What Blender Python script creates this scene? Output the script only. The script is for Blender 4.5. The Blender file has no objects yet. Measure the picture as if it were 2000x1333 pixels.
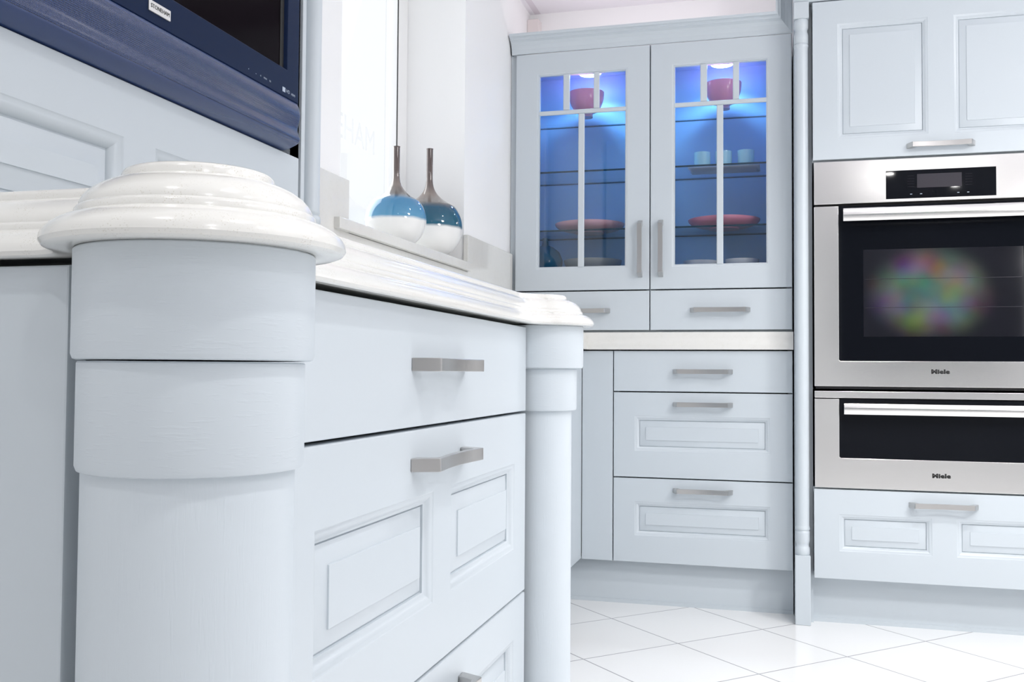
import bpy, math, random
from mathutils import Vector, Matrix

PI = math.pi
rnd = random.Random(7)
SC = bpy.context.scene
COL = SC.collection

# ------------------------------------------------------------------ camera
cam_d = bpy.data.cameras.new('camera')
cam = bpy.data.objects.new('camera', cam_d)
COL.objects.link(cam)
CR = Vector((0.964951952, 0.262334735, 0.006943817))
CU = Vector((0.002283931, -0.034854186, 0.999389799))
CF = Vector((-0.262416679, 0.964347278, 0.034231769))
cam.matrix_world = Matrix(((CR.x, CU.x, -CF.x, 0.0), (CR.y, CU.y, -CF.y, 0.0),
                           (CR.z, CU.z, -CF.z, 0.7928572), (0, 0, 0, 1)))
cam_d.sensor_width = 36.0
cam_d.sensor_fit = 'HORIZONTAL'
cam_d.lens = 1929.622 / 2000 * 36
cam_d.shift_y = -6.64 / 2000
cam_d.clip_start = 0.02
SC.camera = cam

# ------------------------------------------------------------------ world, light, exposure
SC.view_settings.view_transform = 'Standard'
SC.view_settings.look = 'None'
SC.view_settings.gamma = 1
SC.view_settings.use_curve_mapping = False
SC.view_settings.exposure = 0.59
w = bpy.data.worlds.new('world')
SC.world = w
w.use_nodes = True
wb = w.node_tree.nodes['Background']
wb.inputs[0].default_value = (0.93, 0.965, 1.0, 1)
wb.inputs[1].default_value = 0.72

def area(name, loc, target, size, power, color=(1, 1, 1), shape='DISK', size_y=None, spread=PI):
    l = bpy.data.lights.new(name, 'AREA')
    l.shape = shape
    l.size = size
    if size_y: l.size_y = size_y
    l.energy = power
    l.color = color
    l.spread = spread
    o = bpy.data.objects.new(name, l)
    o.location = loc
    o.rotation_euler = (Vector(target) - Vector(loc)).to_track_quat('-Z', 'Y').to_euler()
    COL.objects.link(o)
    return o

CEIL = 2.17
YRW = -2.3
for x, y, p in [(0.30, 0.46, 2.9), (-0.46, -0.10, 1.6), (0.60, 1.40, 0.5), (0.42, 2.25, 4.0), (1.18, 0.50, 2.4), (1.18, 1.40, 2.0),
                (1.20, 2.25, 4.0), (0.72, -0.59, 2.2), (1.22, -1.13, 3.2), (2.0, 0.50, 1.5), (2.0, 1.40, 2.0)]:
    area('downlight', (x, y, CEIL - 0.012), (x, y, 0), 0.05, p, (1.0, 0.985, 0.965), spread=PI if y < -0.5 else math.radians(125))
# added fill lamp just under the ceiling, tilted towards the oven wall
area('soft_fill', (1.75, 1.60, 2.13), (0.1, 3.4, 0.3), 0.5, 8.5, (1.0, 0.99, 0.97), spread=math.radians(110))
# daylight outside the window, added lamp brightening the unseen print
area('daylight', (-2.0, 2.9, 1.9), (-0.9, 2.5, 1.5), 1.6, 20, (0.97, 0.99, 1.0), 'RECTANGLE', 1.4)
area('print_fill', (1.2, YRW + 0.45, 2.12), (1.2, YRW, 1.4), 0.1, 4, (1, 1, 1), 'RECTANGLE', 0.9)
# unseen bounce lamp added to brighten the ceiling, right of the camera
area('ceiling_bounce', (1.5, 0.9, 1.45), (1.0, 1.6, CEIL), 0.5, 8, (1, 0.97, 0.98))

# ------------------------------------------------------------------ materials
MATS = {}
def srgb(c):
    return tuple(((v / 255) / 12.92 if v / 255 <= 0.04045 else ((v / 255 + 0.055) / 1.055) ** 2.4) for v in c)

def mat(name, color, rough=0.4, metal=0.0, spec=0.5, coat=0.0, aniso=0.0):
    m = bpy.data.materials.new(name)
    m.use_nodes = True
    b = m.node_tree.nodes['Principled BSDF']
    b.inputs['Base Color'].default_value = (*color, 1)
    b.inputs['Roughness'].default_value = rough
    b.inputs['Metallic'].default_value = metal
    b.inputs['Specular IOR Level'].default_value = spec
    b.inputs['Coat Weight'].default_value = coat
    b.inputs['Anisotropic'].default_value = aniso
    MATS[name] = m
    return m

def nd(m, t): return m.node_tree.nodes.new(t)
def lk(m, a, b): m.node_tree.links.new(a, b)
def bsdf(m): return m.node_tree.nodes['Principled BSDF']

def coords(m, scale=(1, 1, 1), rot=(0, 0, 0), loc=(0, 0, 0)):
    tc = nd(m, 'ShaderNodeTexCoord'); mp = nd(m, 'ShaderNodeMapping')
    mp.inputs['Scale'].default_value = scale
    mp.inputs['Rotation'].default_value = rot
    mp.inputs['Location'].default_value = loc
    g = nd(m, 'ShaderNodeNewGeometry')
    lk(m, g.outputs['Position'], mp.inputs['Vector'])
    return mp.outputs['Vector']

def noise_bump(m, scale, strength, dist=0.001, vec=(1, 1, 1), detail=3, thresh=None):
    n = nd(m, 'ShaderNodeTexNoise'); n.inputs['Scale'].default_value = scale; n.inputs['Detail'].default_value = detail
    lk(m, coords(m, vec), n.inputs['Vector'])
    out = n.outputs['Fac']
    if thresh:
        r = nd(m, 'ShaderNodeMapRange'); r.inputs['From Min'].default_value = thresh[0]; r.inputs['From Max'].default_value = thresh[1]
        lk(m, out, r.inputs['Value']); out = r.outputs['Result']
    b = nd(m, 'ShaderNodeBump'); b.inputs['Strength'].default_value = strength; b.inputs['Distance'].default_value = dist
    lk(m, out, b.inputs['Height']); lk(m, b.outputs['Normal'], bsdf(m).inputs['Normal'])
    return n

PAINT = (0.60, 0.655, 0.70)
paint = mat('painted_wood', PAINT, 0.33)
noise_bump(paint, 60, 0.05, 0.001)
grain_h = mat('painted_grain_horizontal', tuple(v * 1.07 for v in PAINT), 0.4)
noise_bump(grain_h, 55, 0.16, 0.0006, (1.0, 1.0, 7), 5, (0.55, 0.70))
grain_v = mat('painted_grain_vertical', tuple(v * 1.07 for v in PAINT), 0.42)
noise_bump(grain_v, 45, 0.14, 0.0006, (7, 7, 0.7), 5, (0.55, 0.70))
carc = mat('cabinet_interior', (0.40, 0.43, 0.46), 0.5)
noise_bump(carc, 80, 0.05)
stone = mat('cream_quartz', (0.80, 0.795, 0.765), 0.16, coat=0.3)
_v = nd(stone, 'ShaderNodeTexVoronoi'); _v.inputs['Scale'].default_value = 620
lk(stone, coords(stone), _v.inputs['Vector'])
_r = nd(stone, 'ShaderNodeValToRGB')
_r.color_ramp.elements[0].position = 0.16; _r.color_ramp.elements[0].color = (0.62, 0.60, 0.53, 1)
_r.color_ramp.elements[1].position = 0.34; _r.color_ramp.elements[1].color = (0.80, 0.795, 0.765, 1)
lk(stone, _v.outputs['Distance'], _r.inputs['Fac'])
_n = nd(stone, 'ShaderNodeTexNoise'); _n.inputs['Scale'].default_value = 55; _n.inputs['Detail'].default_value = 6
lk(stone, coords(stone), _n.inputs['Vector'])
_m = nd(stone, 'ShaderNodeMapRange'); _m.inputs['From Min'].default_value = 0.45; _m.inputs['From Max'].default_value = 0.65
lk(stone, _n.outputs['Fac'], _m.inputs['Value'])
_x = nd(stone, 'ShaderNodeMix'); _x.data_type = 'RGBA'
lk(stone, _m.outputs['Result'], _x.inputs['Factor'])
_x.inputs['A'].default_value = (0.80, 0.795, 0.765, 1); lk(stone, _r.outputs['Color'], _x.inputs['B'])
lk(stone, _x.outputs['Result'], bsdf(stone).inputs['Base Color'])

wall_m = mat('wall_paint', (0.92, 0.925, 0.93), 0.7)
noise_bump(wall_m, 90, 0.04)
white_m = mat('white_upvc', (0.85, 0.85, 0.85), 0.35)
noise_bump(white_m, 30, 0.01)

nickel = mat('brushed_nickel', (0.55, 0.54, 0.53), 0.28, 1.0)
noise_bump(nickel, 300, 0.05, 0.0003, (1, 1, 8))
steel = mat('brushed_steel', (0.80, 0.79, 0.775), 0.17, 1.0)
_n = noise_bump(steel, 60, 0.05, 0.0004, (0.4, 0.4, 60), 2)
blackg = mat('black_glass', (0.006, 0.007, 0.010), 0.03, spec=0.12)
noise_bump(blackg, 5, 0.0)
ovenwin = mat('oven_window_glass', (0.006, 0.006, 0.008), 0.05, spec=1.0)
bsdf(ovenwin).inputs['IOR'].default_value = 1.9
noise_bump(ovenwin, 8, 0.02)
displ = mat('display_glass', (0.035, 0.032, 0.042), 0.2, spec=0.3)
noise_bump(displ, 8, 0.0)
dark = mat('dark_void', (0.01, 0.01, 0.011), 0.6)
noise_bump(dark, 20, 0.05)
ink = mat('black_ink', (0.01, 0.01, 0.01), 0.5)
noise_bump(ink, 20, 0.0)
pale_ink = mat('pale_ink', (0.45, 0.52, 0.62), 0.5)
noise_bump(pale_ink, 20, 0.0)
navy = mat('navy_plastic', (0.006, 0.016, 0.052), 0.32, spec=0.10)
noise_bump(navy, 200, 0.02, 0.0002)
screen_m = mat('screen_glass', (0.006, 0.004, 0.006), 0.10, spec=0.02)
noise_bump(screen_m, 5, 0.0)
plate_m = mat('badge_silver', (0.80, 0.79, 0.78), 0.35, 0.6)
noise_bump(plate_m, 100, 0.02)

# speaker cloth: navy metal with a grid of punched holes
grille = mat('perforated_navy', (0.012, 0.034, 0.12), 0.25, spec=0.7)
_g = nd(grille, 'ShaderNodeNewGeometry'); _s = nd(grille, 'ShaderNodeSeparateXYZ')
lk(grille, _g.outputs['Position'], _s.inputs[0])
def _math(m, op, a, b=None, val=None):
    n = nd(m, 'ShaderNodeMath'); n.operation = op
    lk(m, a, n.inputs[0])
    if b is not None: lk(m, b, n.inputs[1])
    if val is not None: n.inputs[1].default_value = val
    return n.outputs[0]
_cy = _math(grille, 'COSINE', _math(grille, 'MULTIPLY', _s.outputs['Y'], val=2 * PI / 0.0020))
_cz = _math(grille, 'COSINE', _math(grille, 'MULTIPLY', _s.outputs['Z'], val=2 * PI / 0.0020))
_p = _math(grille, 'ADD', _cy, _cz)
_mr = nd(grille, 'ShaderNodeMapRange'); _mr.inputs['From Min'].default_value = 0.25; _mr.inputs['From Max'].default_value = 0.7
lk(grille, _p, _mr.inputs['Value'])
# holes stop short of the plain upper and lower rims
_mx = nd(grille, 'ShaderNodeMix'); _mx.data_type = 'RGBA'
_mx.inputs['A'].default_value = (0.016, 0.044, 0.15, 1); _mx.inputs['B'].default_value = (0.002, 0.003, 0.010, 1)
_hi = _math(grille, 'LESS_THAN', _s.outputs['Z'], val=1.195)
_lo = _math(grille, 'GREATER_THAN', _s.outputs['Z'], val=1.141)
_msk = _math(grille, 'MULTIPLY', _math(grille, 'MULTIPLY', _mr.outputs['Result'], _hi), _lo)
lk(grille, _msk, _mx.inputs['Factor'])
lk(grille, _mx.outputs['Result'], bsdf(grille).inputs['Base Color'])

def glass(name, tint=(1, 1, 1), gloss=0.02, rough=0.0, fres=1.45, fmul=1.0):
    m = bpy.data.materials.new(name); m.use_nodes = True
    nt = m.node_tree; nt.nodes.remove(nt.nodes['Principled BSDF'])
    t = nd(m, 'ShaderNodeBsdfTransparent'); t.inputs[0].default_value = (*tint, 1)
    g = nd(m, 'ShaderNodeBsdfGlossy'); g.inputs['Roughness'].default_value = rough; g.inputs[0].default_value = (1, 1, 1, 1)
    f = nd(m, 'ShaderNodeFresnel'); f.inputs[0].default_value = fres
    mu = nd(m, 'ShaderNodeMath'); mu.operation = 'MULTIPLY'; mu.inputs[1].default_value = fmul
    lk(m, f.outputs[0], mu.inputs[0])
    x = nd(m, 'ShaderNodeMixShader'); lk(m, mu.outputs[0], x.inputs[0]); lk(m, t.outputs[0], x.inputs[1]); lk(m, g.outputs[0], x.inputs[2])
    lk(m, x.outputs[0], nt.nodes['Material Output'].inputs[0])
    MATS[name] = m
    return m
pane_m = glass('clear_pane', (0.97, 0.985, 1.0), fmul=0.8)
shelf_m = glass('shelf_glass', (0.95, 0.98, 0.99), fmul=0.3)
shelf_edge = mat('shelf_glass_edge', (0.004, 0.045, 0.085), 0.15, spec=0.2)
noise_bump(shelf_edge, 5, 0.0)

# floor: diagonal white tiles with thin grey joints
floor_m = mat('floor_tiles', (0.90, 0.90, 0.90), 0.16)
_v = coords(floor_m, (1, 1, 1), (0, 0, math.radians(45)), (0, 0, 0))
_s = nd(floor_m, 'ShaderNodeSeparateXYZ'); lk(floor_m, _v, _s.inputs[0])
TILE = 0.3325
def _joint(out, off):
    a = _math(floor_m, 'ADD', out, val=off)
    a = _math(floor_m, 'DIVIDE', a, val=TILE)
    a = _math(floor_m, 'FRACT', a)
    a = _math(floor_m, 'SUBTRACT', a, val=0.5)
    return _math(floor_m, 'ABSOLUTE', a)
# rotated frame: x' = (x-y)/sqrt2, y' = (x+y)/sqrt2
_jx = _joint(_s.outputs['X'], 3.71 / math.sqrt(2) + 10 * TILE)
_jy = _joint(_s.outputs['Y'], -2.655 / math.sqrt(2) + 10 * TILE)
_mx2 = _math(floor_m, 'MAXIMUM', _jx, _jy)
_mr = nd(floor_m, 'ShaderNodeMapRange'); _mr.inputs['From Min'].default_value = 0.5 - 0.0030 / TILE; _mr.inputs['From Max'].default_value = 0.5 - 0.0012 / TILE
lk(floor_m, _mx2, _mr.inputs['Value'])
_x = nd(floor_m, 'ShaderNodeMix'); _x.data_type = 'RGBA'
_x.inputs['A'].default_value = (0.90, 0.90, 0.90, 1); _x.inputs['B'].default_value = (0.42, 0.42, 0.44, 1)
lk(floor_m, _mr.outputs['Result'], _x.inputs['Factor']); lk(floor_m, _x.outputs['Result'], bsdf(floor_m).inputs['Base Color'])
_b = nd(floor_m, 'ShaderNodeBump'); _b.inputs['Strength'].default_value = 0.5; _b.inputs['Distance'].default_value = 0.001; _b.invert = True
lk(floor_m, _mr.outputs['Result'], _b.inputs['Height']); lk(floor_m, _b.outputs['Normal'], bsdf(floor_m).inputs['Normal'])

# ceiling: suspended panels with thin tee bars
ceil_m = mat('ceiling_panels', (0.80, 0.79, 0.82), 0.8)
_g = nd(ceil_m, 'ShaderNodeNewGeometry'); _s = nd(ceil_m, 'ShaderNodeSeparateXYZ'); lk(ceil_m, _g.outputs['Position'], _s.inputs[0])
def _tee(out, off, p):
    n = nd(ceil_m, 'ShaderNodeMath'); n.operation = 'ADD'; lk(ceil_m, out, n.inputs[0]); n.inputs[1].default_value = off
    a = _math(ceil_m, 'FRACT', _math(ceil_m, 'DIVIDE', n.outputs[0], val=p))
    return _math(ceil_m, 'ABSOLUTE', _math(ceil_m, 'SUBTRACT', a, val=0.5))
_t = _math(ceil_m, 'MAXIMUM', _tee(_s.outputs['X'], 0.60 + 6.3, 0.6), _tee(_s.outputs['Y'], -3.635 + 0.3 + 6.0, 0.6))
_r1 = nd(ceil_m, 'ShaderNodeMapRange'); _r1.inputs['From Min'].default_value = 0.5 - 0.012 / 0.6; _r1.inputs['From Max'].default_value = 0.5 - 0.0115 / 0.6
lk(ceil_m, _t, _r1.inputs['Value'])
_x = nd(ceil_m, 'ShaderNodeMix'); _x.data_type = 'RGBA'; _x.inputs['A'].default_value = (0.90, 0.89, 0.93, 1); _x.inputs['B'].default_value = (0.76, 0.72, 0.77, 1)
lk(ceil_m, _r1.outputs['Result'], _x.inputs['Factor']); lk(ceil_m, _x.outputs['Result'], bsdf(ceil_m).inputs['Base Color'])

# glazed vase: white below, blue band, brown shoulder and neck (heights in world z, wavy edges)
def vase_mat(name, z_white, z_blue, blue):
    m = mat(name, (0.8, 0.8, 0.8), 0.06, coat=0.5)
    g = nd(m, 'ShaderNodeNewGeometry'); s = nd(m, 'ShaderNodeSeparateXYZ'); lk(m, g.outputs['Position'], s.inputs[0])
    n = nd(m, 'ShaderNodeTexNoise'); n.inputs['Scale'].default_value = 25; lk(m, coords(m, (1, 1, 2.5)), n.inputs['Vector'])
    k = _math(m, 'MULTIPLY', n.outputs['Fac'], val=0.006)
    z = _math(m, 'ADD', s.outputs['Z'], k)
    r = nd(m, 'ShaderNodeMapRange'); r.inputs['From Min'].default_value = z_white - 0.12; r.inputs['From Max'].default_value = z_white + 0.28
    lk(m, z, r.inputs['Value'])
    c = nd(m, 'ShaderNodeValToRGB'); lk(m, r.outputs['Result'], c.inputs['Fac'])
    e = c.color_ramp.elements
    f = lambda zz: (zz - (z_white - 0.12)) / 0.40
    e[0].position = 0.0; e[0].color = (0.84, 0.84, 0.83, 1)
    e[1].position = 1.0; e[1].color = (0.085, 0.062, 0.06, 1)
    for p, cc in ((f(z_white + 0.006), (0.84, 0.84, 0.83, 1)), (f(z_white + 0.014), (*blue, 1)), (f(z_blue + 0.004), (blue[0] * 0.6, blue[1] * 0.75, blue[2] * 0.85, 1)),
                  (f(z_blue + 0.020), (0.14, 0.13, 0.125, 1)), (f(z_blue + 0.05), (0.24, 0.20, 0.18, 1)), (f(z_blue + 0.09), (0.12, 0.09, 0.085, 1))):
        q = e.new(min(max(p, 0.001), 0.999)); q.color = cc
    lk(m, c.outputs['Color'], bsdf(m).inputs['Base Color'])
    return m

# ------------------------------------------------------------------ mesh helpers
class MB:
    def __init__(self): self.v = []; self.f = []; self.mi = []
    def add(self, vs, fs, mi=0):
        o = len(self.v); self.v += [tuple(p) for p in vs]
        self.f += [tuple(o + i for i in f) for f in fs]; self.mi += [mi] * len(fs)
        return self
    def box(self, x0, x1, y0, y1, z0, z1, mi=0):
        vs = [(x, y, z) for z in (z0, z1) for y in (y0, y1) for x in (x0, x1)]
        return self.add(vs, [(0, 2, 3, 1), (4, 5, 7, 6), (0, 1, 5, 4), (2, 6, 7, 3), (0, 4, 6, 2), (1, 3, 7, 5)], mi)
    def loft(self, rings, cap0=True, cap1=True, closed=True, mi=0):
        n = len(rings[0]); vs = [p for r in rings for p in r]; fs = []
        for a in range(len(rings) - 1):
            for i in range(n if closed else n - 1):
                j = (i + 1) % n
                fs.append((a * n + i, a * n + j, (a + 1) * n + j, (a + 1) * n + i))
        if cap0: fs.append(tuple(reversed(range(n))))
        if cap1: fs.append(tuple((len(rings) - 1) * n + i for i in range(n)))
        return self.add(vs, fs, mi)
    def lathe(self, cx, cy, prof, n=48, mi=0, a0=0, a1=2 * PI):
        full = abs(a1 - a0 - 2 * PI) < 1e-6
        k = n if full else n + 1
        rings = [[(cx + r * math.cos(a0 + (a1 - a0) * i / n), cy + r * math.sin(a0 + (a1 - a0) * i / n), z) for i in range(k)] for r, z in prof]
        return self.loft(rings, True, True, True, mi)
    def build(self, name, m, parent=None, bevel=0.0, smooth=35, segs=2):
        me = bpy.data.meshes.new(name)
        me.from_pydata(self.v, [], self.f)
        ms = m if isinstance(m, (list, tuple)) else [m]
        for q in ms: me.materials.append(q)
        for p, i in zip(me.polygons, self.mi): p.material_index = i
        import bmesh
        bm = bmesh.new(); bm.from_mesh(me)
        bmesh.ops.recalc_face_normals(bm, faces=bm.faces); bm.to_mesh(me); bm.free()
        o = bpy.data.objects.new(name, me)
        COL.objects.link(o)
        if parent is not None:
            r = parent
            while r.parent is not None: r = r.parent
            off = Vector(r.location)
            me.transform(Matrix.Translation(-off))
            o.parent = parent
        else:
            xs = [p[0] for p in self.v]; ys = [p[1] for p in self.v]; zs = [p[2] for p in self.v]
            off = Vector(((min(xs) + max(xs)) / 2, (min(ys) + max(ys)) / 2, min(zs)))
            me.transform(Matrix.Translation(-off)); o.location = off
        if bevel:
            b = o.modifiers.new('bevel', 'BEVEL'); b.width = bevel; b.segments = segs; b.limit_method = 'ANGLE'; b.angle_limit = math.radians(40)
        if smooth:
            for p in me.polygons: p.use_smooth = True
            me.set_sharp_from_angle(angle=math.radians(smooth))
            if bevel: o.modifiers.new('weighted', 'WEIGHTED_NORMAL').keep_sharp = True
        return o

def thing(name, label, cat, loc, group=None):
    o = bpy.data.objects.new(name, None); COL.objects.link(o)
    o.location = loc; o.empty_display_size = 0.05
    o['label'] = label; o['category'] = cat
    if group: o['group'] = group
    return o
def tag(o, label, cat, group=None):
    o['label'] = label; o['category'] = cat
    if group: o['group'] = group
    return o
def struct(o): o['kind'] = 'structure'; return o

class Frame:                       # a vertical face: u to the right, z up, n outwards
    def __init__(self, o, u, n): self.o = Vector(o); self.u = Vector(u); self.n = Vector(n)
    def p(self, u, z, d): return self.o + self.u * u + Vector((0, 0, z)) + self.n * d
FR = lambda y: Frame((0, y, 0), (1, 0, 0), (0, -1, 0))        # faces towards -Y, u = world x
FL = lambda x: Frame((x, 0, 0), (0, 1, 0), (1, 0, 0))         # faces towards +X, u = world y

RAISED = [(0.0, 0.0), (0.0022, -0.0014), (0.0050, -0.0020), (0.0085, -0.0040), (0.0120, -0.0075), (0.0145, -0.0085),
          (0.0150, -0.0125), (0.0165, -0.0125), (0.0172, -0.0105), (0.0370, -0.0045), (0.0374, -0.0028)]
def board(mb, F, u0, u1, z0, z1, th, holes=(), prof=RAISED, through=False, ch=0.0016, back=True):
    """a flat front with chamfered rim and profiled panels (or openings) let into it"""
    us = sorted({u0 + ch, u1 - ch} | {h[0] for h in holes} | {h[2] for h in holes})
    zs = sorted({z0 + ch, z1 - ch} | {h[1] for h in holes} | {h[3] for h in holes})
    for a, b in zip(us, us[1:]):
        for c, d in zip(zs, zs[1:]):
            mu, mz = (a + b) / 2, (c + d) / 2
            if any(h[0] < mu < h[2] and h[1] < mz < h[3] for h in holes): continue
            mb.add([F.p(a, c, 0), F.p(b, c, 0), F.p(b, d, 0), F.p(a, d, 0)], [(0, 1, 2, 3)])
    def ring(i, d, r): return [F.p(r[0] + i, r[1] + i, d), F.p(r[2] - i, r[1] + i, d), F.p(r[2] - i, r[3] - i, d), F.p(r[0] + i, r[3] - i, d)]
    R = (u0, z0, u1, z1)
    mb.loft([ring(ch, 0, R), ring(ch * 0.3, -ch * 0.3, R), ring(0, -ch, R), ring(0, -th, R)], False, False)
    if not through: mb.add(ring(0, -th, R), [(3, 2, 1, 0)])
    for h in holes:
        rs = [ring(i, d, h) for i, d in prof]
        if through:
            i = prof[-1][0]
            rs.append(ring(i, -th, h)); rs.append(ring(0, -th, R))
        mb.loft(rs, False, not through)
    return mb

def bow_handle(F, uc, zc, parent, length=0.198, vertical=False, h=0.0155):
    """flat bar pull: two wedge feet and a slightly hollow bar"""
    L = length / 2; P = 0.031
    outer = [(-L, 0.0003), (-L + 0.013, P - 0.002), (-L + 0.016, P)]
    for i in range(9):
        t = -1 + 2 * i / 8
        outer.append((t * (L - 0.030), P - 0.0045 * (1 - t * t) - 0.001))
    outer += [(L - 0.016, P), (L - 0.013, P - 0.002), (L, 0.0003)]
    inner = [(L - 0.018, 0.0003), (L - 0.028, P - 0.010)]
    for i in range(9):
        t = 1 - 2 * i / 8
        inner.append((t * (L - 0.036), P - 0.0085 - 0.0045 * (1 - t * t)))
    inner += [(-L + 0.028, P - 0.010), (-L + 0.018, 0.0003)]
    pr = outer + inner
    mb = MB()
    if vertical: rings = [[F.p(uc + s * h / 2, zc + a, d) for a, d in pr] for s in (-1, 1)]
    else: rings = [[F.p(uc + a, zc + s * h / 2, d) for a, d in pr] for s in (-1, 1)]
    mb.loft(rings)
    return mb.build('handle', nickel, parent, bevel=0.0007, segs=1)

def text(name, body, size, M, m, parent, extrude=0.0003, offset=0.0, sx=1.0, space=1.0, align='CENTER'):
    cu = bpy.data.curves.new(name, 'FONT'); cu.body = body; cu.size = size; cu.extrude = extrude; cu.offset = offset
    cu.align_x = align; cu.align_y = 'CENTER'; cu.space_character = space; cu.resolution_u = 3
    t = bpy.data.objects.new(name + '_t', cu); COL.objects.link(t)
    bpy.context.view_layer.update()
    me = bpy.data.meshes.new_from_object(t.evaluated_get(bpy.context.evaluated_depsgraph_get()))
    bpy.data.objects.remove(t); bpy.data.curves.remove(cu)
    me.materials.clear(); me.materials.append(m)
    r = parent
    while r.parent is not None: r = r.parent
    me.transform(Matrix.Translation(-Vector(r.location)) @ M @ Matrix.Diagonal((sx, 1, 1, 1)))
    o = bpy.data.objects.new(name, me); COL.objects.link(o); o.parent = parent
    return o
def face_mat(F, u, z, d):
    p = F.p(u, z, d); U = F.u; N = F.n
    return Matrix(((U.x, 0, N.x, p.x), (U.y, 0, N.y, p.y), (U.z, 1, N.z, p.z), (0, 0, 0, 1)))

# ------------------------------------------------------------------ room shell
XW, YB = -0.93, 3.655
struct(MB().box(-1.6, 4.2, -3.4, YB + 0.15, -0.06, 0.0).build('floor', floor_m, smooth=0))
struct(MB().box(-1.15, 4.2, -3.4, YB + 0.15, CEIL, CEIL + 0.06).build('ceiling', ceil_m, smooth=0))
struct(MB().box(XW, 4.2, YB, YB + 0.15, 0, CEIL).build('wall_back', wall_m, smooth=0))
WY0, WY1, WZ0, WZ1 = 1.975, 2.85, 1.094, 2.06
wl = MB()
# wall with its window opening as one closed shell
XO = -1.15
ys = [-3.4, WY0, WY1, YB + 0.15]; zs = [0, WZ0, WZ1, CEIL]
for a in range(3):
    for b in range(3):
        if a == 1 and b == 1: continue
        for x in (XW, XO):
            wl.add([(x, ys[a], zs[b]), (x, ys[a + 1], zs[b]), (x, ys[a + 1], zs[b + 1]), (x, ys[a], zs[b + 1])], [(0, 1, 2, 3)])
def _rim(y0, y1, z0, z1):
    c = [(y0, z0), (y1, z0), (y1, z1), (y0, z1)]
    for i in range(4):
        (p, q), (r, s) = c[i], c[(i + 1) % 4]
        wl.add([(XW, p, q), (XW, r, s), (XO, r, s), (XO, p, q)], [(0, 1, 2, 3)])
_rim(WY0, WY1, WZ0, WZ1); _rim(-3.4, YB + 0.15, 0, CEIL)
struct(wl.build('wall_left', wall_m, smooth=0))
struct(MB().box(XW + 0.0005, XW + 0.045, YB - 0.05, YB - 0.0005, 1.93, 2.135).build('trim_1', mat('pier_paint', (0.80, 0.74, 0.73), 0.7), bevel=0.002))

# far side of the showroom, behind the camera: a wall with tall glazed openings and a colourful print added for the oven reflection
rw = MB()
YR = -2.3
for x0, x1, op in ((XW, 0.38, 0), (0.38, 0.50, 1), (0.50, 2.80, 0), (2.80, 3.90, 1), (3.90, 4.2, 0)):
    if op: rw.box(x0, x1, YR - 0.12, YR, 0, 0.25); rw.box(x0, x1, YR - 0.12, YR, 2.08, CEIL)
    else: rw.box(x0, x1, YR - 0.12, YR, 0, CEIL)
struct(rw.build('wall_rear', wall_m, smooth=0))

struct(MB().box(4.05, 4.2, -3.4, 0.70, 0, CEIL).build('wall_right_blocker', wall_m, smooth=0))  # unseen partial wall added to hold back sky light from the right

# window 1
win = struct(thing('window_1', 'tall white framed window in a deep reveal above the stone sill', 'window', (-1.12, 2.41, WZ0)))
fm = MB()
FY0, FY1, FZ0, FZ1 = WY0, WY1, WZ0, WZ1
c = 0.052
cr = 0.082
fm.box(-1.148, -1.118, FY0, FY0 + c, FZ0, FZ1); fm.box(-1.148, -1.118, FY1 - cr, FY1, FZ0, FZ1)
fm.box(-1.148, -1.118, FY0 + c, FY1 - cr, FZ0, FZ0 + c); fm.box(-1.148, -1.118, FY0 + c, FY1 - cr, FZ1 - c, FZ1)
fm.build('window_frame', white_m, win, bevel=0.003)
MB().box(-1.1195, -1.1172, FY1 - cr - 0.0008, FY1 - cr + 0.0022, FZ0 + c, FZ1 - c).build('gasket', ink, win, smooth=0)
MB().box(-1.138, -1.133, FY0 + c, FY1 - cr, FZ0 + c, FZ1 - c).build('glass_pane', glass('window_glass', (1, 1, 1), fmul=0.12), win, smooth=0)
vinyl = mat('frosted_vinyl', (0.62, 0.62, 0.64), 0.8)
bsdf(vinyl).inputs['Alpha'].default_value = 0.07
noise_bump(vinyl, 10, 0.0)
text('lettering', 'STONEHAM', 0.10, face_mat(FL(-1.132), 2.37, 1.445, 0.0), vinyl, win, 0.0002, 0, 1.0, 1.0)
# stone sill with horns
sl = MB(); Z0, Z1 = 1.0945, 1.1195
pts = [(-1.117, WY0 + 0.001), (-0.929, WY0 + 0.001), (-0.929, 1.915), (-0.900, 1.915), (-0.900, 2.842), (-0.929, 2.842), (-0.9295, WY1 - 0.001), (-1.117, WY1 - 0.001)]
sl.loft([[(x, y, z) for x, y in pts] for z in (Z0, Z1)])
tag(sl.build('window_sill', stone, bevel=0.0018), 'cream stone window sill under the two vases', 'window sill')
# stone upstand along the wall with a notch at the window
up = MB(); UX0, UX1 = XW + 0.0004, XW + 0.0155
pf = [(0.60, 0.9242), (3.36, 0.9242), (3.36, 1.207), (2.846, 1.207), (2.846, 1.0940), (1.990, 1.0940), (1.990, 1.2105), (0.60, 1.2105)]
up.loft([[(x, y, z) for y, z in pf] for x in (UX0, UX1)])
tag(up.build('worktop_upstand', stone, bevel=0.001), 'cream stone upstand on the white wall either side of the window sill', 'upstand')

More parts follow.
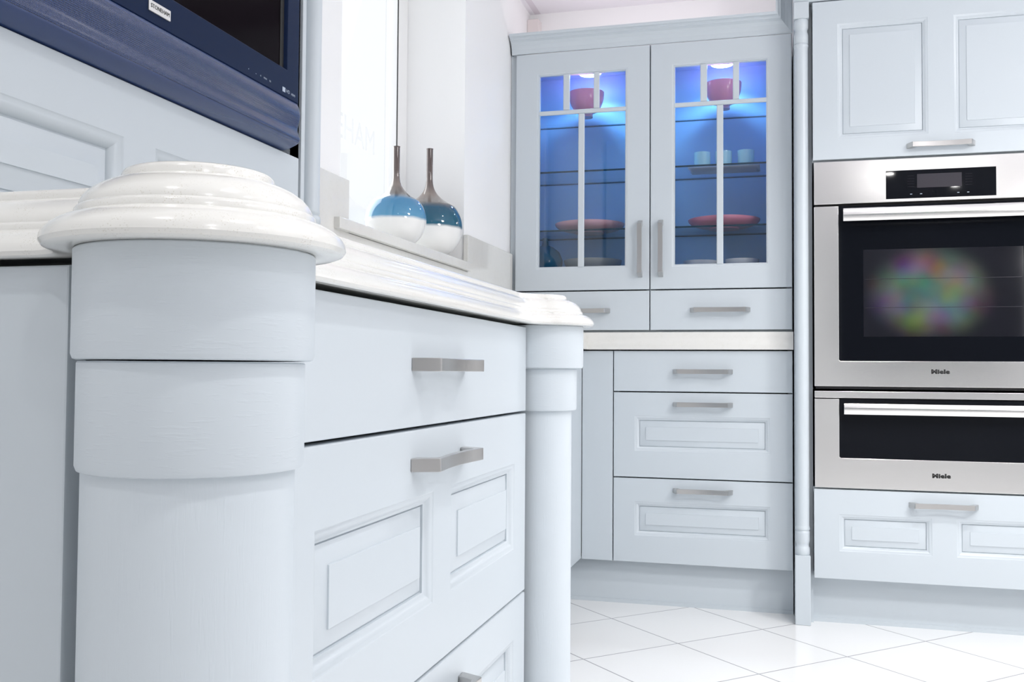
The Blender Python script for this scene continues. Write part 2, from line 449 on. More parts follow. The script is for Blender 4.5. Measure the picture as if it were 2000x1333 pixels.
# ------------------------------------------------------------------ moulded worktop of the breakfront unit
XD, YE = -0.4045, 0.5835
CA = (-0.3775, 0.583); CB = (-0.403, 1.656); YE2 = 1.70
PROF = [(0.8720, 0.0720), (0.8700, 0.0780), (0.8700, 0.0925), (0.8712, 0.0960), (0.8740, 0.0980), (0.8780, 0.0974), (0.8820, 0.0948), (0.8855, 0.0910), (0.8885, 0.0856), (0.8905, 0.0800),
        (0.8912, 0.0782), (0.8948, 0.0776), (0.8962, 0.0766), (0.8970, 0.0752), (0.8992, 0.0748), (0.9030, 0.0730), (0.9070, 0.0695), (0.9110, 0.0640), (0.9140, 0.0580), (0.9160, 0.0525),
        (0.9166, 0.0500), (0.9200, 0.0492), (0.9215, 0.0486), (0.9228, 0.0474), (0.9236, 0.0455)]
def outline(r):
    xl = XD + 0.020 - (0.098 - r) * 0.61
    ye = YE - 0.015 + (0.098 - r) * 0.70
    ye2 = YE2 + 0.015 - (0.098 - r) * 0.6
    P = [(XW + 0.016, ye)]
    def arc(cx, cy, rr, a0, a1, n):
        for i in range(n + 1):
            a = a0 + (a1 - a0) * i / n
            P.append((cx + rr * math.cos(a), cy + rr * math.sin(a)))
    rB = r * 0.97
    fA, fB, fE = 0.010, 0.060, 0.030
    fy = ye - fE; fx = CA[0] - math.sqrt((r + fE) ** 2 - (fy - CA[1]) ** 2)       # fillet end line / disc A
    t = math.atan2(CA[1] - fy, CA[0] - fx)
    arc(fx, fy, fE, PI / 2, t, 8)
    a_in = math.atan2(fy - CA[1], fx - CA[0])
    gx = xl + fA; gy = CA[1] + math.sqrt((r + fA) ** 2 - (gx - CA[0]) ** 2)        # fillet disc A / front line
    a_out = math.atan2(gy - CA[1], gx - CA[0])
    if a_in > 0: a_in -= 2 * PI
    arc(CA[0], CA[1], r, a_in, a_out, 56)
    t = math.atan2(CA[1] - gy, CA[0] - gx)
    arc(gx, gy, fA, t, -PI, 6)
    hx = xl + fB; hy = CB[1] - math.sqrt((rB + fB) ** 2 - (hx - CB[0]) ** 2)       # fillet front line / disc B
    t = math.atan2(CB[1] - hy, CB[0] - hx)
    for i in range(1, 12): P.append((xl, gy + (hy - gy) * i / 12))
    arc(hx, hy, fB, PI, t, 12)
    b_in = math.atan2(hy - CB[1], hx - CB[0])
    ky = ye2 + 0.01; kx = CB[0] - math.sqrt((rB + 0.01) ** 2 - (ky - CB[1]) ** 2)
    b_out = math.atan2(ky - CB[1], kx - CB[0])
    if b_out < 0: b_out += 2 * PI
    arc(CB[0], CB[1], rB, b_in, b_out, 48)
    t = math.atan2(CB[1] - ky, CB[0] - kx)
    arc(kx, ky, 0.01, t, -PI / 2, 5)
    P.append((XW + 0.016, ye2))
    return P
wt = MB()
wt.loft([[(x, y, z) for x, y in outline(r)] for z, r in PROF])
tag(wt.build('moulded_worktop', stone, smooth=28), 'thick cream quartz worktop with stepped moulded edge over the near drawers', 'worktop')

# ------------------------------------------------------------------ breakfront drawer cabinet (left)
bc = thing('drawer_cabinet', 'large pale blue grey drawer cabinet with round pilasters, nearest the camera', 'cabinet', (-0.66, 1.12, 0))
cb = MB()
X0 = XW + 0.004
cb.box(X0, -0.452, 0.612, 0.630, 0.15, 0.8685); cb.box(X0, -0.440, 1.655, 1.673, 0.15, 0.8685)
cb.box(X0, -0.428, 0.665, 1.575, 0.15, 0.168); cb.box(X0, X0 + 0.012, 0.630, 1.655, 0.15, 0.8685)
cb.build('carcass', carc, bc, smooth=0)
board(MB(), FR(YE), XW + 0.003, -0.480, 0.0, 0.8655, 0.019).build('end_panel', paint, bc)
MB().box(X0 + 0.1, -0.49, 0.66, 1.64, 0.0, 0.149).build('plinth', paint, bc, bevel=0.001)
FD = FL(XD)
dz = [(0.7285, 0.8660, []), (0.4370, 0.7245, [(0.815, 0.514, 1.131, 0.648), (1.197, 0.514, 1.507, 0.648)]),
      (0.1500, 0.4330, [(0.815, 0.212, 1.131, 0.373), (1.197, 0.212, 1.507, 0.373)])]
for i, (z0, z1, hs) in enumerate(dz):
    d = board(MB(), FD, 0.672, 1.5760, z0, z1, 0.020, hs).build('drawer', paint, bc)
    bow_handle(FD, 1.152, (0.8000, 0.6855, 0.3900)[i], d)
def column(par, c, rs, shift=(0, 0, 0)):
    s = lambda r: [(r - 0.0012, 0), (r, 0.0012)]
    r1, r2, r3 = rs
    sh = MB().lathe(c[0] + shift[2], c[1], [(r3, 0.0), (r3, 0.735)], 96).build('pilaster', grain_v, par)
    def collar(nm, cx, r, z0, z1):
        MB().lathe(cx, c[1], [(r - 0.0035, z0), (r - 0.0012, z0 + 0.0008), (r, z0 + 0.004), (r, z1 - 0.001), (r - 0.0008, z1)], 96).build(nm, grain_h, sh)
    collar('lower_collar', c[0] + shift[1], r2, 0.7270, 0.7975)
    collar('upper_collar', c[0] + shift[0], r1, 0.7985, 0.8700)
column(bc, (-0.3775, 0.583), (0.0775, 0.0728, 0.0680), (0, -0.0015, -0.003))
column(bc, (-0.403, 1.656), (0.0770, 0.0659, 0.0572))

# ------------------------------------------------------------------ set-back base cabinet round the corner
sb = thing('corner_cabinet', 'pale blue grey corner cabinet set back beyond the far round pilaster', 'cabinet', (-0.78, 2.5, 0))
MB().box(XW + 0.004, -0.684, 1.72, 3.60, 0.15, 0.8685).build('carcass', carc, sb, smooth=0)
board(MB(), FL(-0.664), 1.80, 2.58, 0.152, 0.866, 0.019, [(1.86, 0.212, 2.52, 0.806)]).build('door', paint, sb)
board(MB(), FL(-0.664), 2.584, 3.3655, 0.152, 0.866, 0.019).build('corner_panel', paint, sb)
MB().box(-0.90, -0.72, 1.76, 3.41, 0.0, 0.150).build('plinth', paint, sb, bevel=0.001)

# ------------------------------------------------------------------ base drawer cabinet on the back wall
YF = 3.365
rb = thing('drawer_cabinet', 'pale blue grey base cabinet with three drawers under the glazed cabinet', 'cabinet', (-0.3, 3.5, 0))
m = MB(); m.box(-0.5545, -0.5365, 3.387, YB - 0.002, 0.15, 0.8685); m.box(0.0225, 0.0385, 3.387, YB - 0.002, 0.15, 0.8685)
m.box(-0.5365, 0.0225, 3.387, YB - 0.002, 0.15, 0.168); m.box(-0.5365, 0.0225, YB - 0.012, YB - 0.002, 0.168, 0.8685)
m.build('carcass', carc, rb, smooth=0)
FB = FR(YF)
board(MB(), FB, -0.6625, -0.5560, 0.150, 0.866, 0.019).build('filler_panel', paint, rb)
for (z0, z1, hs, hz) in ((0.7285, 0.8660, [], 0.7965), (0.4370, 0.7245, [(-0.4805, 0.5255, -0.0345, 0.6450)], 0.6855),
                         (0.1500, 0.4330, [(-0.4805, 0.2395, -0.0345, 0.3540)], 0.3965)):
    d = board(MB(), FB, -0.5525, 0.0370, z0, z1, 0.020, hs).build('drawer', paint, rb)
    bow_handle(FB, -0.2525, hz, d)
m = MB(); m.box(-0.718, 0.0385, 3.410, 3.428, 0.0, 0.150); m.box(-0.718, 0.0385, 3.407, 3.410, 0.0, 0.012)
m.build('plinth', paint, rb, smooth=0)
# the L-shaped worktop
pr = [(0.870, -0.012), (0.870, -0.001), (0.8712, 0.000), (0.884, 0.0005), (0.893, -0.001), (0.901, -0.0045), (0.912, -0.0065), (0.922, -0.007), (0.9285, -0.009), (0.930, -0.012)]
m = MB()
m.loft([[(XW + 0.016, 1.735, z), (-0.642 + o, 1.735, z), (-0.642 + o, 3.352 - o, z), (0.0400, 3.352 - o, z), (0.0400, YB - 0.001, z), (XW + 0.016, YB - 0.001, z)] for z, o in pr])
tag(m.build('worktop', stone), 'cream quartz worktop beneath the glazed cabinet', 'worktop')

# ------------------------------------------------------------------ glazed cabinet on the worktop
gc = thing('glazed_cabinet', 'pale blue grey cabinet with two glazed doors lit blue inside', 'cabinet', (-0.44, 3.52, 0.93))
GB = YB - 0.003
m = MB()
m.box(-0.9290, -0.9110, 3.385, GB, 0.9305, 1.925); m.box(0.0200, 0.0380, 3.387, GB, 0.9305, 1.925)
m.box(-0.9110, 0.0200, 3.387, GB, 1.907, 1.925); m.box(-0.9110, 0.0200, 3.387, GB, 0.9305, 0.936)
m.box(-0.9110, 0.0200, 3.387, GB, 1.128, 1.144); m.box(-0.9110, 0.0200, 3.387, GB, 1.064, 1.0735); m.box(-0.446, -0.414, 3.3868, 3.3980, 0.9365, 1.906)
m.box(-0.9110, 0.0200, GB - 0.008, GB, 0.936, 1.907)
m.build('carcass', paint, gc, smooth=0)
m = MB()
m.box(-0.9109, -0.9090, 3.3985, GB - 0.0082, 1.1442, 1.9068); m.box(0.0180, 0.0199, 3.3985, GB - 0.0082, 1.1442, 1.9068)
m.box(-0.9090, 0.0180, GB - 0.0100, GB - 0.0082, 1.1442, 1.9068); m.box(-0.9090, 0.0180, 3.3985, GB - 0.0100, 1.9050, 1.9068); m.box(-0.9090, 0.0180, 3.3985, GB - 0.0100, 1.1442, 1.1460)
inter = mat('interior_lamp_blue', (0.22, 0.46, 0.76), 0.45); noise_bump(inter, 60, 0.04)  # blue of the puck lamps' light put into the lining colour
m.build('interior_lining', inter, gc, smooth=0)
MB().box(-0.9290, -0.9085, 3.383, 3.3845, 0.9305, 1.925).build('side_filler', paint, gc, smooth=0)
GP = [(0.0, 0.0), (0.0015, -0.0010), (0.0055, -0.0016), (0.0065, -0.0045), (0.0090, -0.0050)]
for (u0, u1, o0, o1, hu) in ((-0.9060, -0.4322, -0.8300, -0.5075, -0.4630), (-0.4282, 0.0366, -0.3555, -0.0360, -0.3925)):
    z0, z1 = 1.1510, 1.8470
    d = board(MB(), FB, u0, u1, 1.0765, 1.9190, 0.020, [(o0, z0, o1, z1)], GP, True).build('door', paint, gc)
    MB().box(o0 + 0.007, o1 - 0.007, YF + 0.012, YF + 0.0155, z0 + 0.007, z1 - 0.007).build('glass_pane', pane_m, d, smooth=0)
    a, b = o0 + 0.009, o1 - 0.009; W = b - a
    def bar(ua, ub, za, zb):
        MB().box(ua, ub, YF + 0.0015, YF + 0.0115, za, zb).build('glazing_bar', paint, d, bevel=0.003)
    bar(a - 0.004, b + 0.004, 1.6970, 1.7125)
    bar(a + 0.085, a + 0.108, 1.7125, z1 - 0.006); bar(a + 0.193, a + 0.214, 1.7125, z1 - 0.006)
    bar(a + 0.1395, a + 0.1615, z0 + 0.006, 1.6970)
    bow_handle(FB, hu, 1.2150, d, 0.196, True)
for (u0, u1, hu) in ((-0.9060, -0.4322, -0.665), (-0.4282, 0.0366, -0.1955)):
    d = board(MB(), FB, u0, u1, 0.9370, 1.0720, 0.020).build('drawer', paint, gc)
    bow_handle(FB, hu, 1.0035, d)
for z in (1.7140, 1.4975, 1.2885):
    m = MB(); m.box(-0.9080, 0.0170, 3.4020, GB - 0.011, z, z + 0.006, 0); m.box(-0.9080, 0.0170, 3.4005, 3.4018, z, z + 0.006, 1)
    m.box(-0.9080, 0.0170, GB - 0.0110, GB - 0.0104, z + 0.002, z + 0.006, 1)
    m.build('glass_shelf', [shelf_m, shelf_edge], gc, smooth=0)
lamp_e = bpy.data.materials.new('lamp_glow'); lamp_e.use_nodes = True
_b = lamp_e.node_tree.nodes['Principled BSDF']; _b.inputs['Emission Color'].default_value = (0.45, 0.72, 1, 1); _b.inputs['Emission Strength'].default_value = 22
for i, px in enumerate((-0.669, -0.197)):
    pl = MB().lathe(px, 3.515, [(0.030, 1.9048), (0.043, 1.9046), (0.0445, 1.8960), (0.0440, 1.8830), (0.0410, 1.8805), (0.0385, 1.8815)], 40).build('puck_light', white_m, gc)
    MB().lathe(px, 3.515, [(0.0383, 1.8814), (0.037, 1.8775), (0.026, 1.8745), (0.002, 1.8738)], 40).build('lamp_lens', lamp_e, pl)
    l = area('puck_lamp', (px, 3.515, 1.8725), (px, 3.515, 1.0), 0.06, 1.35, (0.42, 0.70, 1.0), spread=math.radians(130))
sl_ = MB().box(-0.85, 0.0, 3.450, 3.475, 1.9252, 1.9300).build('added_uplight_bar', white_m, gc)  # bar added under the uplight, hidden behind the crown
area('added_uplight', (-0.425, 3.4625, 1.9315), (-0.425, 3.50, 3.0), 0.84, 0.42, (1.0, 0.88, 0.91), 'RECTANGLE', 0.02)  # added lamp brightening the wall and ceiling above the cabinet
# crown moulding: out and up, mitred with the upright run beside the tall cabinet
CP = [(0.000, 0.000), (0.004, 0.000), (0.007, 0.004), (0.009, 0.016), (0.014, 0.029), (0.022, 0.039), (0.030, 0.044), (0.032, 0.045), (0.032, 0.050), (0.036, 0.053), (0.042, 0.055), (0.045, 0.060), (0.045, 0.064), (0.000, 0.064)]
m = MB()
yb = GB
rings = []
for out_, up_ in CP:
    e = up_ * 0.84          # the stepped inner line of the mitre
    rings.append([(-0.9235, yb, 1.9215 + up_), (-0.9235, 3.372 - out_, 1.9215 + up_), (0.0405 - e, 3.372 - out_, 1.9215 + up_), (0.0405 - e, 3.372 - out_, 2.085), (0.0405 - e, yb, 2.085)])
n = 5
m2 = MB()
for (a, b) in zip(rings, rings[1:] + rings[:1]):
    for i in range(3):
        m2.add([a[i], a[i + 1], b[i + 1], b[i]], [(0, 1, 2, 3)])
m2.build('crown_moulding', paint, gc, smooth=25)

# ------------------------------------------------------------------ tall oven cabinet
tc = thing('tall_cabinet', 'tall pale blue grey cabinet housing the steel ovens, with turned post', 'cabinet', (0.47, 3.4, 0))
TX0, TX1 = 0.1005, 0.8620
YO = 3.274
m = MB()
m.box(0.0425, 0.0990, 3.318, YB - 0.002, 0.0, 1.988); m.box(TX1 + 0.002, TX1 + 0.022, 3.296, YB - 0.002, 0.0, 1.988)
m.box(0.0990, TX1 + 0.002, 3.297, YB - 0.002, 1.970, 1.988); m.box(0.0990, TX1 + 0.002, 3.297, YB - 0.002, 0.150, 0.166)
m.box(0.0990, TX1 + 0.002, YB - 0.012, YB - 0.002, 0.166, 1.970); m.box(0.0990, TX1 + 0.002, 3.300, YB - 0.012, 0.418, 0.4335)
m.box(0.0990, TX1 + 0.002, 3.300, YB - 0.012, 1.4705, 1.486)
m.build('carcass', paint, tc, smooth=0)
FT = FR(YO)
d = board(MB(), FT, TX0, TX1, 1.4735, 1.9835, 0.020, [(0.176, 1.539, 0.444, 1.908), (0.518, 1.539, 0.786, 1.908)]).build('door', paint, tc)
bow_handle(FT, 0.4790, 1.5035, d)
d = board(MB(), FT, TX0, TX1, 0.1500, 0.4290, 0.020, [(0.176, 0.237, 0.446, 0.3520), (0.516, 0.237, 0.786, 0.3520)]).build('drawer', paint, tc)
bow_handle(FT, 0.4785, 0.3905, d)
m = MB(); m.box(0.0960, TX1 + 0.02, 3.340, 3.358, 0.0, 0.148); m.box(0.0960, TX1 + 0.02, 3.337, 3.340, 0.0, 0.012)
m.build('plinth', paint, tc, smooth=0)
# crown over the tall cabinet
m = MB()
rg = [[(0.0420, 3.283 - o, 1.9885 + u), (TX1 + 0.022 + o, 3.283 - o, 1.9885 + u), (TX1 + 0.022 + o, YB - 0.002, 1.9885 + u), (0.0420, YB - 0.002, 1.9885 + u)] for o, u in CP]
m.loft(rg); m.build('crown_moulding', paint, tc, smooth=25)
# turned post
px0, px1, py0, py1 = 0.0425, 0.0895, 3.268, 3.315
pc = ((px0 + px1) / 2, (py0 + py1) / 2)
post = MB().lathe(pc[0], pc[1], [(0.0195, 0.216), (0.0225, 0.222), (0.0225, 0.240), (0.0200, 0.243), (0.0188, 0.2505), (0.0205, 0.256), (0.0222, 0.262), (0.0222, 0.286), (0.0222, 0.2915), (0.0196, 0.2945),
     (0.0226, 0.2985), (0.0228, 0.3035), (0.0214, 0.307), (0.0210, 0.312), (0.0210, 1.838), (0.0214, 1.843), (0.0228, 1.8465), (0.0226, 1.851), (0.0196, 1.855), (0.0222, 1.858), (0.0222, 1.884),
     (0.0205, 1.890), (0.0188, 1.8955), (0.0200, 1.903), (0.0225, 1.906), (0.0225, 1.930), (0.0195, 1.936)], 40).build('turned_post', paint, tc, smooth=50)
def blk(nm, z0, z1):
    MB().box(px0, px1, py0, py1, z0, z1).build(nm, paint, post, bevel=0.002)
blk('post_base', 0.0, 0.218); blk('post_cap', 1.934, 1.988)

# ------------------------------------------------------------------ oven
ov = thing('oven', 'stainless steel oven with black glass door, above the warming drawer', 'oven', (0.48, 3.45, 0.745))
ic = mat('oven_body', (0.02, 0.02, 0.022), 0.5); noise_bump(ic, 30, 0.05)
MB().box(0.108, 0.850, 3.298, 3.62, 0.745, 1.465).build('oven_body', ic, ov, smooth=0)
cp = MB().box(0.1035, 0.8585, YO, YO + 0.022, 1.3305, 1.4665).build('control_panel', steel, ov, bevel=0.0015)
ds = MB().box(0.3190, 0.6350, YO - 0.0008, YO + 0.004, 1.3400, 1.4285).build('display', blackg, cp, smooth=0)
MB().box(0.4100, 0.5380, YO - 0.0012, YO + 0.001, 1.3720, 1.4150).build('screen', displ, ds, smooth=0)
for u in (0.3925, 0.4215, 0.5280, 0.5560):
    MB().box(u - 0.003, u + 0.003, YO - 0.0011, YO, 1.3520, 1.3540).build('touch_mark', pale_ink, ds, smooth=0)
for u in (0.392, 0.558):
    for k in range(5):
        MB().box(u - 0.010, u + 0.010, YO - 0.0010, YO, 1.3760 + k * 0.0085, 1.3766 + k * 0.0085).build('touch_mark', displ, ds, smooth=0)
def oven_door(par, z0, z1, g0, nm):
    """steel frame round a black glass field that runs up to the top edge"""
    m = MB(); y0, y1 = YO, YO + 0.022; gx0, gx1 = 0.1775, 0.7845
    pts = [(0.1035, z0), (0.8585, z0), (0.8585, z1), (gx1, z1), (gx1, g0 + 0.004), (gx1 - 0.004, g0), (gx0 + 0.004, g0), (gx0, g0 + 0.004), (gx0, z1), (0.1035, z1)]
    m.loft([[(x, y, z) for x, z in pts] for y in (y0, y1)])
    d = m.build(nm, steel, par, bevel=0.0012)
    MB().box(gx0 - 0.001, gx1 + 0.001, y0 + 0.002, y1, g0 - 0.001, z1 - 0.0005).build('door_glass', blackg, d, smooth=0)
    return d
def bar_handle(par, za, zb):
    m = MB(); yf = YO - 0.040; r = 0.003
    zc = (za + zb) / 2; hz = (zb - za) / 2
    pr = []
    for i in range(13):
        t = -1 + 2 * i / 12
        pr.append((yf + 0.005 * t * t, zc + hz * t))
    pr += [(yf + 0.013, zb), (yf + 0.013, za)]
    m.loft([[(x, y, z) for y, z in pr] for x in (0.1895, 0.7725)])
    h = m.build('door_handle', steel, par, bevel=0.0008, segs=1)
    for x in (0.230, 0.732):
        MB().box(x - 0.012, x + 0.012, yf + 0.012, YO + 0.003, zc - 0.010, zc + 0.010).build('handle_bracket', steel, h, bevel=0.001)
od = oven_door(ov, 0.7530, 1.3235, 0.8330, 'oven_door')
MB().box(0.2510, 0.7090, YO + 0.0012, YO + 0.004, 0.9090, 1.1830).build('oven_window', ovenwin, od, smooth=0)
for z in (0.9990, 1.0890):
    MB().box(0.2560, 0.7040, YO + 0.0009, YO + 0.0013, z, z + 0.0014).build('rack_line', displ, od, smooth=0)
bar_handle(od, 1.2700, 1.3105)
text('maker_name', 'Miele', 0.0175, face_mat(FT, 0.4730, 0.8005, 0.0002), ink, od, 0.0003, 0.0011, 1.28, 1.08)

wd = thing('warming_drawer', 'stainless steel warming drawer with black glass front, below the oven', 'warming drawer', (0.48, 3.45, 0.4345))
MB().box(0.108, 0.850, 3.298, 3.62, 0.4345, 0.738).build('drawer_body', ic, wd, smooth=0)
MB().box(0.1035, 0.8585, YO - 0.001, YO + 0.022, 0.7165, 0.7385).build('top_strip', steel, wd, bevel=0.0015)
dd = oven_door(wd, 0.4345, 0.7135, 0.5285, 'drawer_front')
bar_handle(dd, 0.6660, 0.7005)
text('maker_name', 'Miele', 0.0175, face_mat(FT, 0.4735, 0.4810, 0.0002), ink, dd, 0.0003, 0.0011, 1.28, 1.08)

# ------------------------------------------------------------------ housing and television on the left worktop
XH = -0.735
hs_ = thing('television_cabinet', 'pale blue grey wall cabinet with raised panels below the television', 'cabinet', (-0.83, 1.0, 0.9245))
m = MB()
m.box(XW + 0.017, XH - 0.021, 0.598, 0.612, 0.9245, 2.05); m.box(XW + 0.017, XH - 0.004, 1.4150, 1.4280, 0.9245, 2.05)
m.box(XW + 0.017, XW + 0.027, 0.612, 1.415, 0.9245, 2.05); m.box(XW + 0.027, XH - 0.03, 0.612, 1.415, 2.03, 2.05)
m.build('carcass', paint, hs_, smooth=0)
BIG = [(0.0, 0.0), (0.0022, -0.0016), (0.0060, -0.0024), (0.0110, -0.0050), (0.0150, -0.0085), (0.0165, -0.0125), (0.0185, -0.0125), (0.0192, -0.0105), (0.0420, -0.0035), (0.0425, -0.0015)]
board(MB(), FL(XH), 0.618, 1.4095, 0.9290, 1.1275, 0.019, [(0.675, 0.952, 0.9800, 1.0620), (1.040, 0.952, 1.342, 1.0620)], BIG).build('panel_front', paint, hs_)
MB().box(XH - 0.02, XH + 0.001, 1.4150, 1.4270, 0.9245, 2.05).build('edge_strip', paint, hs_, bevel=0.001)
cc = (-0.742, 1.4570)
pf = [(0.0180, 0.9250), (0.0185, 0.927), (0.0185, 1.018), (0.0165, 1.022), (0.0150, 1.026), (0.0178, 1.030), (0.0186, 1.036), (0.0178, 1.042), (0.0155, 1.044), (0.0172, 1.0475), (0.0172, 1.0510), (0.0166, 1.0530), (0.0166, 2.05)]
MB().lathe(cc[0], cc[1], [(r * 1.1, z) for r, z in pf], 40).build('pilaster', paint, hs_, smooth=50)
MB().box(XW + 0.017, cc[0] - 0.001, 1.4285, 1.4720, 0.9245, 2.05).build('side_panel', paint, hs_, smooth=0)

tv = thing('television', 'navy framed television with perforated speaker bar, above the raised panels', 'television', (-0.75, 1.0, 1.127))
XT = -0.715
TY0, TY1, TZ1 = 0.620, 1.3670, 1.78
MB().box(XH - 0.045, XT - 0.0138, TY0 + 0.004, TY1 - 0.004, 1.150, TZ1 - 0.004).build('body', navy, tv, bevel=0.004)
board(MB(), FL(XT), TY0, TY1, 1.2015, TZ1, 0.014, [(0.656, 1.2430, 1.3315, 1.742)], [(0, 0), (0.001, -0.0006), (0.0035, -0.006)], True, ch=0.0014).build('bezel', navy, tv, smooth=30)
sc_ = MB().box(XT - 0.0120, XT - 0.0065, 0.659, 1.3285, 1.2460, 1.739).build('screen', screen_m, tv, smooth=0)
MB().box(XT - 0.0066, XT - 0.0055, 1.3170, 1.3280, 1.2460, 1.739).build('screen_border', ink, sc_, smooth=0)
gp = [(1.2010, -0.0005), (1.1990, 0.0015), (1.1950, 0.0036), (1.1880, 0.0056), (1.1800, 0.0064), (1.1720, 0.0050), (1.1640, 0.0026), (1.1580, 0.0022), (1.1520, 0.0042), (1.1470, 0.0062),
      (1.1425, 0.0066), (1.1395, 0.0050), (1.1365, 0.0010), (1.1335, -0.0050), (1.1310, -0.0120), (1.1290, -0.0200), (1.1290, -0.0300), (1.2010, -0.0300)]
m = MB(); n = len(gp)
ysp = [TY0, TY0 + 0.003, TY0 + 0.009, TY1 - 0.009, TY1 - 0.003, TY1]
ins = [0.005, 0.0015, 0, 0, 0.0015, 0.005]
m.loft([[(XT + d - (k if 0 < i < n - 2 else 0), y, z + (k if i > n / 2 and i < n - 1 else 0)) for i, (z, d) in enumerate(gp)] for y, k in zip(ysp, ins)])
m.build('speaker_bar', grille, tv, smooth=50)
bd = MB().box(XT, XT + 0.0022, 0.9915, 1.0335, 1.2140, 1.2270).build('badge', plate_m, tv, bevel=0.0006)
text('badge_lettering', 'STONEHAM', 0.0070, face_mat(FL(XT + 0.0024), 1.0125, 1.2205, 0), ink, bd, 0.0001, 0.0, 0.98, 1.02)
for y, b, s in ((1.2190, '\u2022', 0.006), (1.2390, '-', 0.008), (1.2520, '+', 0.006), (1.2650, 'MENU', 0.0034), (1.2790, 'IN', 0.0042)):
    text('control_mark', b, s, face_mat(FL(XT + 0.0002), y, 1.2120, 0), pale_ink, tv, 0.00005)
mk = MB().box(XT, XT + 0.0003, 1.3160, 1.3245, 1.2080, 1.2150).build('square_mark', pale_ink, tv, smooth=0)
text('port_mark', 'HD', 0.0075, face_mat(FL(XT + 0.0002), 1.3330, 1.2113, 0), pale_ink, tv, 0.00005)
text('port_mark', 'HDMI', 0.0050, face_mat(FL(XT + 0.0002), 1.3490, 1.2105, 0), pale_ink, tv, 0.00005)

# ------------------------------------------------------------------ vases on the sill
def bottle(name, cx, cy, z0, R, top, m, lab, nr=0.0125):
    H = 1.93 * R
    prof = [(R * 0.34, z0), (R * 0.40, z0 + 0.003)]
    zc = z0 + R * 0.96
    for i in range(1, 22):
        a = -PI / 2 + PI * (0.13 + 0.62 * i / 22)
        prof.append((R * math.cos(a), zc + R * 0.97 * math.sin(a)))
    r0, zz = prof[-1]
    L = top - zz
    for i in range(1, 11):
        t = i / 10
        k = (1 - t) ** 2.7
        prof.append((nr + (r0 - nr) * k, zz + L * (0.50 * t)))
    prof += [(nr, top - 0.004), (nr + 0.0008, top - 0.0005), (nr - 0.002, top), (nr - 0.004, top - 0.004)]
    o = MB().lathe(cx, cy, prof, 72).build(name, m, smooth=60)
    return tag(o, lab, 'vase', 'bottle vases on the window sill')
bottle('bottle_vase', -1.000, 2.475, 1.1200, 0.0820, 1.3990, vase_mat('glaze_light', 1.190, 1.248, (0.09, 0.29, 0.48)), 'bottle vase with paler blue band, left of the two on the sill', 0.0088)
bottle('bottle_vase', -1.000, 2.735, 1.1200, 0.0990, 1.4500, vase_mat('glaze_dark', 1.2030, 1.263, (0.003, 0.10, 0.17)), 'bottle vase with deep teal band, right of the two on the sill', 0.0095)

# ------------------------------------------------------------------ things in the glazed cabinet
pink = mat('pink_glaze', (0.80, 0.30, 0.42), 0.18); noise_bump(pink, 120, 0.15, 0.0006)
pinkw = mat('blush_glaze', (0.85, 0.50, 0.56), 0.15); noise_bump(pinkw, 100, 0.1, 0.0005)
wht = mat('white_china', (0.85, 0.86, 0.86), 0.12); noise_bump(wht, 30, 0.01)
aqua = mat('pale_blue_china', (0.42, 0.72, 0.80), 0.15); noise_bump(aqua, 60, 0.03)
teal = mat('vase_reflection_teal', (0.01, 0.13, 0.25), 0.08); noise_bump(teal, 30, 0.02)
greyc = mat('grey_china', (0.35, 0.37, 0.36), 0.25); noise_bump(greyc, 60, 0.05)
def bowl(x, y, z, R, H, m, name, lab, cat, grp, foot=0.36):
    pr = [(R * foot, z), (R * foot, z + H * 0.14), (R * (foot + 0.10), z + H * 0.18)]
    for i in range(1, 9):
        t = i / 8; pr.append((R * (foot + 0.10 + (0.90 - foot) * math.sin(t * PI / 2) ** 0.8), z + H * (0.18 + 0.82 * t ** 1.4)))
    pr.append((R * 0.965, z + H))
    for i in range(7, -1, -1):
        t = i / 8; pr.append((R * (foot + 0.04 + (0.88 - foot) * math.sin(t * PI / 2) ** 0.8) if i else 0.001, z + H * (0.26 + 0.72 * t ** 1.4)))
    o = MB().lathe(x, y, pr, 56).build(name, m, smooth=60)
    return tag(o, lab, cat, grp)
SZ = 1.7202
bowl(-0.682, 3.520, SZ, 0.0640, 0.092, pink, 'bowl', 'deep pink bowl on the top shelf behind the left glazed door', 'bowl', 'pink bowls on the top glass shelf')
bowl(-0.193, 3.520, SZ, 0.0630, 0.092, pink, 'bowl', 'deep pink bowl on the top shelf behind the right glazed door', 'bowl', 'pink bowls on the top glass shelf')
SZ = 1.2947
bowl(-0.668, 3.520, SZ, 0.126, 0.034, pinkw, 'plate', 'wide pink dish on the lower shelf behind the left glazed door', 'plate', 'wide pink dishes on the lower shelf', 0.42)
bowl(-0.191, 3.520, SZ, 0.124, 0.034, pink, 'plate', 'wide pink dish on the lower shelf behind the right glazed door', 'plate', 'wide pink dishes on the lower shelf', 0.42)
SZ = 1.5037
tr = MB()
tr.loft([[(x, y, z) for x, y in ((-0.312 + i, 3.465 + i), (-0.068 - i, 3.465 + i), (-0.068 - i, 3.585 - i), (-0.312 + i, 3.585 - i))] for i, z in ((0.014, SZ), (0.006, SZ + 0.0008), (0.0, SZ + 0.0045), (0.001, SZ + 0.0055), (0.012, SZ + 0.0032))])
tag(tr.build('tray', wht), 'flat white tray on the middle shelf under the three cups', 'tray')
def cup(x, lab):
    r = 0.0285; z = SZ + 0.0037; h = 0.062
    pr = [(r * 0.62, z), (r * 0.66, z + 0.004), (r * 0.92, z + 0.016), (r, z + 0.028), (r, z + h), (r - 0.003, z + h), (r - 0.003, z + 0.026), (r * 0.6, z + 0.010), (0.001, z + 0.009)]
    o = MB().lathe(x, 3.520, pr, 40).build('cup', aqua, smooth=50)
    tag(o, lab, 'cup', 'pale blue cups on the tray')
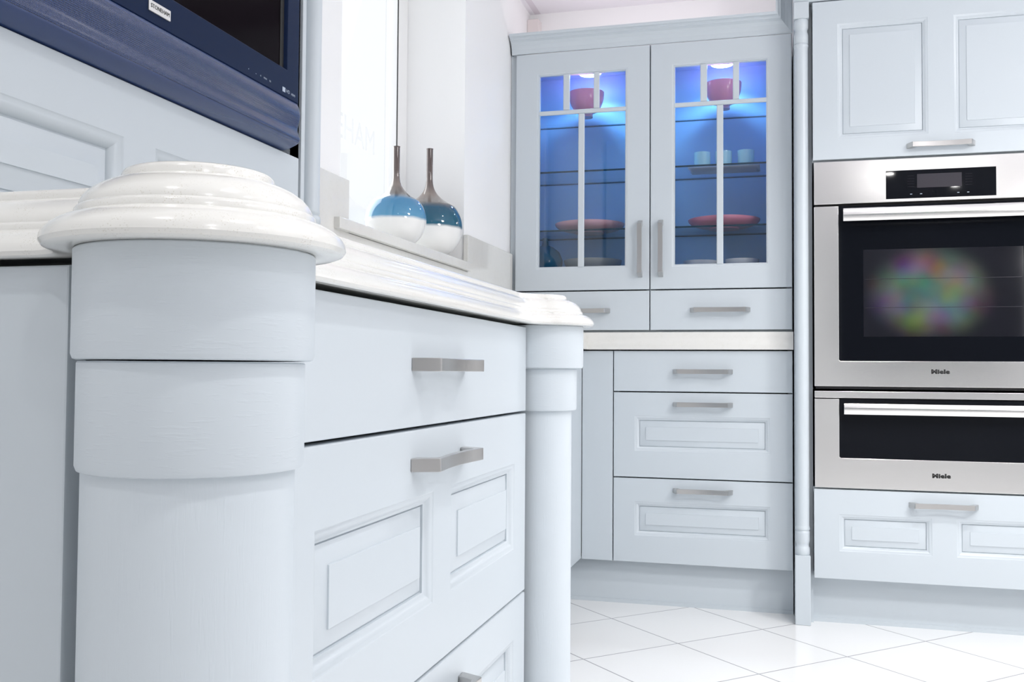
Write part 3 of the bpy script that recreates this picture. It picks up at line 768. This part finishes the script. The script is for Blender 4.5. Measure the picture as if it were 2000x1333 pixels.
cup(-0.266, 'pale blue cup without handle, leftmost of three on the white tray')
cup(-0.192, 'pale blue cup without handle, middle of three on the white tray')
cup(-0.116, 'pale blue cup without handle, rightmost of three on the white tray')
SZ = 1.1462
# wide standing plates and a bottle standing in for the sill vases' reflection
bowl(-0.660, 3.540, SZ, 0.105, 0.052, greyc, 'bowl', 'grey bowl on the cabinet floor behind the left glazed door', 'bowl', None, 0.40)
bowl(-0.272, 3.530, SZ, 0.060, 0.040, wht, 'bowl', 'white bowl on the cabinet floor, left one behind the right door', 'bowl', 'white bowls on the cabinet floor', 0.40)
bowl(-0.130, 3.530, SZ, 0.058, 0.043, wht, 'bowl', 'white bowl on the cabinet floor, right one behind the right door', 'bowl', 'white bowls on the cabinet floor', 0.40)
pr = [(0.030, SZ), (0.045, SZ + 0.004), (0.062, SZ + 0.030), (0.064, SZ + 0.052), (0.052, SZ + 0.082), (0.030, SZ + 0.100), (0.012, SZ + 0.108), (0.0095, SZ + 0.128), (0.0100, SZ + 0.134), (0.006, SZ + 0.134)]
tag(MB().lathe(-0.830, 3.505, pr, 48).build('bottle_vase', teal, smooth=60), 'small teal bottle standing in for a reflection of the sill vases, low in the left end of the glazed cabinet', 'vase')

# ------------------------------------------------------------------ unseen colourful print added on the rear wall to colour the oven window reflection
pm = bpy.data.materials.new('oven_reflection_colours'); pm.use_nodes = True
_v = nd(pm, 'ShaderNodeTexNoise'); _v.inputs['Scale'].default_value = 4.6; _v.inputs['Detail'].default_value = 2.0; lk(pm, coords(pm), _v.inputs['Vector'])
_c = nd(pm, 'ShaderNodeMapRange'); _c.data_type = 'FLOAT_VECTOR'
_c.inputs[7].default_value = (0.22, 0.22, 0.22); _c.inputs[8].default_value = (0.72, 0.72, 0.72)
lk(pm, _v.outputs['Color'], _c.inputs[6])
_d = nd(pm, 'ShaderNodeVectorMath'); _d.operation = 'LENGTH'; lk(pm, coords(pm, (2.3, 0.0, 2.9), (0, 0, 0), (-1.20 * 2.3, 0, -1.46 * 2.9)), _d.inputs[0])
_f = nd(pm, 'ShaderNodeMapRange'); _f.interpolation_type = 'SMOOTHSTEP'; _f.inputs['From Min'].default_value = 0.55; _f.inputs['From Max'].default_value = 1.25
lk(pm, _d.outputs['Value'], _f.inputs['Value'])
_x = nd(pm, 'ShaderNodeMix'); _x.data_type = 'RGBA'; lk(pm, _f.outputs['Result'], _x.inputs['Factor']); lk(pm, _c.outputs[1], _x.inputs['A'])
_x.inputs['B'].default_value = (0.03, 0.035, 0.06, 1); lk(pm, _x.outputs['Result'], bsdf(pm).inputs['Base Color'])
wp = MB().box(0.50, 1.92, YR + 0.001, YR + 0.025, 0.85, 2.05).build('reflection_card', pm, bevel=0.002)
tag(wp, 'large unseen colourful print added on the rear wall for the oven reflection', 'reflection_card')
